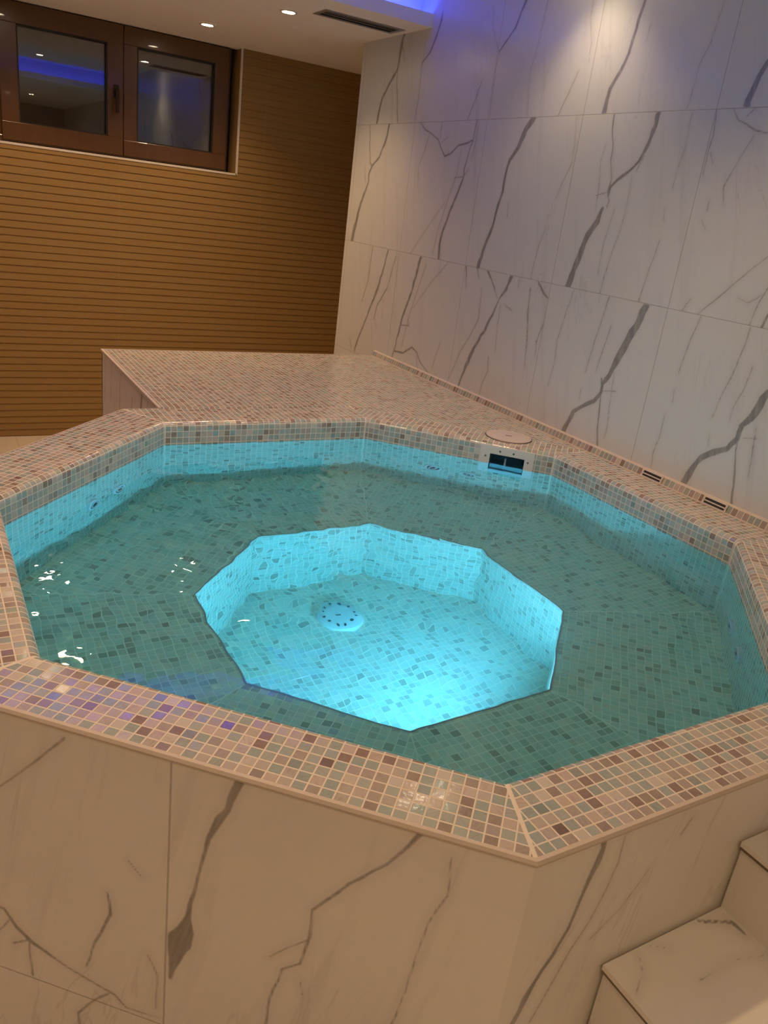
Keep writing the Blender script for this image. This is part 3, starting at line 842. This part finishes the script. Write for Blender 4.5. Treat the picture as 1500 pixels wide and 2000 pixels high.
# ------------------------------------------------------------------ water
wp = [corner(i, .003, .003) for i in N8]
import bmesh
def wave(x, y):
    k = min(1.0, max(0.25, ((y - 0.25 * x) + 2.9) * 0.75 + 0.25))      # livelier towards the far left, where the jets push
    s = 0.0
    for amp, lam, ang, ph in WAVES:
        q = (x * math.cos(ang) + y * math.sin(ang)) * 6.2832 / lam + ph
        s += amp * math.sin(q + 0.9 * math.sin(q * 0.37 + ph * 2 + x * 3.1)) * (k * 1.7 if lam < .09 else 0.45 + 0.55 * k)
    return s
_r = random.Random(8)
WAVES = [(0.00034 * (l / .2) ** 1.0 * (.7 if l > .15 else 1.0), l, _r.uniform(0, 6.28), _r.uniform(0, 6.28)) for l in (.42, .31, .24, .19, .155, .125, .10, .083, .068, .056, .047, .040, .036)]
bm = bmesh.new()
GX = span(-2.07, -0.16, .0105); GY = span(-3.67, -1.73, .0105)
vg = [[bm.verts.new((x, y, ZW)) for y in GY] for x in GX]
for i in range(len(GX) - 1):
    for j in range(len(GY) - 1): bm.faces.new((vg[i][j], vg[i + 1][j], vg[i + 1][j + 1], vg[i][j + 1]))
def cut(p, n, clear):
    g = list(bm.verts) + list(bm.edges) + list(bm.faces)
    bmesh.ops.bisect_plane(bm, geom=g, dist=1e-6, plane_co=(*p, ZW), plane_no=(*n, 0), clear_outer=clear)
for i in N8:
    if i != 1: cut(wp[i], nout(i), True)
cut(wp[1] + nout(1) * .126, nout(1), True); cut(wp[1], nout(1), False)
cut(V[1] + edir(1) * s0, edir(1), False); cut(V[1] + edir(1) * s1, edir(1), False)
kill = []
for f in bm.faces:
    c = Vector(f.calc_center_median()[:2])
    if (c - wp[1]).dot(nout(1)) > 0 and not (s0 < (c - V[1]).dot(edir(1)) < s1): kill.append(f)
bmesh.ops.delete(bm, geom=kill, context='FACES')
for v in bm.verts: v.co.z = ZW + wave(v.co.x, v.co.y)
be_ = [e for e in bm.edges if len(e.link_faces) == 1]
ex = bmesh.ops.extrude_edge_only(bm, edges=be_)
nv = [g for g in ex['geom'] if isinstance(g, bmesh.types.BMVert)]
for v in nv: v.co.z = .005
bmesh.ops.contextual_create(bm, geom=[g for g in ex['geom'] if isinstance(g, bmesh.types.BMEdge)])
bmesh.ops.recalc_face_normals(bm, faces=bm.faces)
me = bpy.data.meshes.new('water'); bm.to_mesh(me); bm.free()
me.materials.append(M_WATER)
me.polygons.foreach_set('use_smooth', [True] * len(me.polygons)); me.set_sharp_from_angle(angle=math.radians(40))
o = link(bpy.data.objects.new('water', me))
o.cycles.is_caustics_caster = True
tag(o, 'clear rippled water lit cyan inside the octagonal tub', 'water', kind='stuff')

# ------------------------------------------------------------------ mosaic ledge between tub and slatted wall
led = empty('mosaic_ledge', (-0.73, -1.03, 0)); tag(led, 'mosaic topped ledge running from the tub back towards the slatted wall', 'ledge')
def TL(o): o.location = -Vector(led.location); return o
XL, YL = -1.455, -0.517
b = MB()
A_, B_, C_ = OUT[0], OUT[1], OUT[2]
top = [(XL, YL), (0.0, YL), (0.0, C_.y), (B_.x, B_.y), (XL, B_.y)]
b.face([(x, y, H) for x, y in top], [(x + 60.02, y + 40) for x, y in top])
TL(b.build('ledge_top', M_MOS, led))
o = grid_panel('side_panel', span(-1.56, YL, .008), span(0, .5, .1)[:-1] + span(.5, H - .003, .008), lambda s, z: (XL + .002, s, z), parse(VEINS_LEDGE), M_SIDEMARBLE, led, thick=(.012, 0, 0)); TL(o)
b = MB(); b.box(XL + .002, 0.0, YL - .014, YL - .002, 0, H - .003); TL(b.build('back_panel', M_PLAINMARBLE, led))
b = MB(); b.box(XL - .003, XL + .008, -1.556, YL + .003, H - .012, H + .0012); b.box(XL + .008, 0.0, YL - .005, YL + .003, H - .012, H + .0012)
TL(b.build('edge_profile', M_GROUT, led))

# low mosaic skirting along the marble wall
b = MB(); YE = OUT[3].y + .02; xs, zt = -.020, H + .031
YS = YL
b.face([(xs, YS, H), (xs, YE, H), (xs + .010, YE, zt - .004), (xs + .010, YS, zt - .004)],
       [(YS, .0005), (YE, .0005), (YE, PITCH - .0005), (YS, PITCH - .0005)])
b.face([(xs + .010, YS, zt - .004), (xs + .010, YE, zt - .004), (0, YE, zt), (0, YS, zt)], m=1)
b.face([(xs - .003, YS, H + .0015), (xs - .003, YE, H + .0015), (xs, YE, H + .004), (xs, YS, H + .004)], m=1)
b.face([(xs - .003, YS, H), (xs - .003, YE, H), (xs - .003, YE, H + .0015), (xs - .003, YS, H + .0015)], m=1)
b.face([(xs, YS, H), (0, YS, H), (0, YS, zt), (xs + .010, YS, zt - .004)], m=1)
b.face([(xs, YE, H), (0, YE, H), (0, YE, zt), (xs + .010, YE, zt - .004)], m=1)
o = b.build('mosaic_skirting', [M_MOS, M_GROUT], weld=False)
tag(o, 'single row mosaic skirting strip with cream edges at the foot of the marble wall', 'skirting')

# slotted air grilles let into the skirting
def grille(yc, label):
    g = empty('slotted_grille', (xs, yc, H)); tag(g, label, 'grille', 'slotted grilles in the mosaic skirting')
    tilt = Matrix.Rotation(math.atan2(.010, .027), 4, 'Y')
    b = MB(); w, h = .047, .029
    b.box(-.004, -.0005, -w, w, .001, .0055, M=tilt); b.box(-.004, -.0005, -w, w, h - .0045, h, M=tilt); b.box(-.004, -.0005, -w, w, .0125, .0165, M=tilt)
    b.box(-.004, -.0005, -w, -w + .007, .0055, h - .0045, M=tilt); b.box(-.004, -.0005, w - .007, w, .0055, h - .0045, M=tilt)
    b.build('grille_frame', M_CREAMGRILLE, g)
    b = MB(); b.box(-.0018, -.0004, -w + .004, w - .004, .003, h - .003, M=tilt); b.build('slot', M_DARK, g)
grille(-2.575, 'cream two slot grille in the skirting, the one nearer the round lid')
grille(-2.842, 'cream two slot grille in the skirting, the one farther from the round lid')

# ------------------------------------------------------------------ steps beside the tub
st = empty('tiled_steps', (-1.0, -4.3, 0)); tag(st, 'white marble look steps climbing along the front right side of the tub', 'steps')
def TS(o): o.location = -Vector(st.location); return o
tv = parse(VEINS_TREAD)
xr_, zz_ = -1.34, .59
yA, yB = -3.7985, -4.75
risers = [(-2.15, .149), (-1.88, .296), (-1.61, .443), (-1.34, .59), (-1.07, .737), (-.80, .866)]
for k, (x, z) in enumerate(risers):
    x2 = risers[k + 1][0] if k + 1 < len(risers) else -.001
    vv = tv if z == .59 else [l * np.array([1, 1, 1]) + np.array([(x + 1.34) * 1000 + 70 * (k % 2), 0, 0]) for l in tv]
    o = grid_panel('tread', span(x - .004, x2 + .004, .009), span(yB, yA, .006), lambda a, c, z=z: (a, c, z), vv, M_TREAD, st, thick=(0, 0, -.010)); TS(o)
    b = MB(); b.box(x + .004, x + .014, yB, yA, z - .147 if k else 0, z - .016)
    TS(b.build('riser', M_PLAINMARBLE, st))
    b = MB(); b.box(x - .003, x + .010, yB, yA, z - .016, z - .0102)
    TS(b.build('step_edge', M_STEPEDGE, st))

# ------------------------------------------------------------------ ceiling fittings
def spot_light(loc, power, color, angle=115, blend=.8, radius=.03):
    l = bpy.data.lights.new('lamp_light', 'SPOT'); l.energy = power * 4; l.color = color
    l.spot_size = math.radians(angle); l.spot_blend = blend; l.shadow_soft_size = radius
    o = bpy.data.objects.new('lamp_light', l); link(o); o.location = loc
    l.cycles.is_caustics_light = True
    return o
def downlight_parts(root):
    b = MB(); b.lathe([(.030, -.0005), (.031, -.005), (.043, -.004), (.045, 0)], 32, Matrix()); b.build('lamp_ring', M_LAMPRING, root, smooth=True)
    b = MB(); b.lathe([(0, -.003), (.030, -.003)], 28, Matrix()); b.build('lamp_lens', M_LAMP, root)
proto = None
def downlight(x, y, z, label, power, group='recessed ceiling downlights', color=WARM, angle=125):
    global proto
    if proto is None:
        proto = empty('downlight'); downlight_parts(proto); r = proto
    else:
        r = proto.copy(); link(r)
        for ch in proto.children:
            c = ch.copy(); link(c); c.parent = r
    r.location = (x, y, z - .0005); tag(r, label, 'downlight', group)
    spot_light((x, y, z - .012), power, color, angle)
downlight(-.703, .477, ZC, 'lit round downlight in the low ceiling just right of the window, nearer the slatted wall', P_BACK)
downlight(-.554, -.298, ZC, 'lit round downlight in the low ceiling beside the long air vent', P_BACK)
downlight(-1.575, -.35, ZC, 'lit downlight above the left part of the ledge, out over the tub corner', P_BACK)
downlight(-1.62, .47, ZC, 'lit downlight in front of the left half of the window', P_BACK)
downlight(-2.75, .30, ZC, 'lit downlight near the far left end of the slatted wall', P_BACK)
downlight(-.20, -1.88, ZT, 'lit downlight in the raised ceiling washing the marble wall', P_SCALLOP, color=WARM_SPOT, angle=100)
for k, (x, y, z, w) in enumerate([(-.95, -2.85, ZT, P_FILL), (-1.95, -2.55, ZT, P_FILL), (-2.1, -5.1, ZC, P_NEAR), (-3.1, -4.4, ZC, P_NEAR * 1.2), (-.7, -5.6, ZC, P_NEAR * .25), (-.95, -6.0, ZC, P_NEAR * .6), (-3.8, -3.0, ZC, P_NEAR * .6)]):  # the first two are unseen, added to throw more light on the pool
    downlight(x, y, z, ['lit downlight in the raised ceiling over the right half of the tub', 'lit downlight in the raised ceiling over the left half of the tub', 'lit downlight straight behind the viewer', 'lit downlight left of and behind the viewer',
              'lit downlight by the marble wall behind the steps', 'lit downlight far behind the viewer near the marble wall', 'lit downlight near the left wall'][k], w)

# air vent
vt = empty('ceiling_vent', ((VX0 + VX1) / 2, (VY0 + VY1) / 2, ZC)); tag(vt, 'long narrow grey air vent slot in the low ceiling near the marble wall', 'vent')
hx, hy = (VX1 - VX0) / 2, (VY1 - VY0) / 2
b = MB(); f = .016
b.box(-hx - f, hx + f, -hy - f, -hy + .004, -.003, 0); b.box(-hx - f, hx + f, hy - .004, hy + f, -.003, 0)
b.box(-hx - f, -hx + .004, -hy + .004, hy - .004, -.003, 0); b.box(hx - .004, hx + f, -hy + .004, hy - .004, -.003, 0)
b.build('vent_frame', M_VENT, vt)
b = MB(); b.box(-hx, hx, -hy, hy, .055, .058); b.box(-hx, hx, -hy, -hy + .002, .0, .055); b.box(-hx, hx, hy - .002, hy, .0, .055); b.box(-hx, -hx + .002, -hy, hy, .0, .055); b.box(hx - .002, hx, -hy, hy, .0, .055)
b.build('vent_duct', M_DARK, vt)
for y_ in (-.020, .020):
    b = MB(); b.box(-hx, hx, -.012, .012, -.001, .001, M=Matrix.Translation((0, y_, .008)) @ Matrix.Rotation(.9, 4, 'X')); b.build('louvre', M_VENT, vt)

# blue LED strips lying in the light trough
def led_strip(x0, x1, y0, y1, label, mat=None):
    b = MB(); b.box(x0, x1, y0, y1, ZC + .0125, ZC + .018); o = b.build('led_strip', mat or M_LED); tag(o, label, 'led strip', 'blue led strips in the ceiling trough')
led_strip(TX0, -.01, TY1 + .05, TY1 + .062, 'blue light strip hidden behind the ceiling lip nearest the slatted wall')
led_strip(TX0, -.01, TY0 - .062, TY0 - .05, 'blue light strip in the trough above the steps', M_LEDDIM)
led_strip(TX0 - .062, TX0 - .05, TY0, TY1, 'blue light strip in the trough along the left side of the raised ceiling', M_LEDDIM)
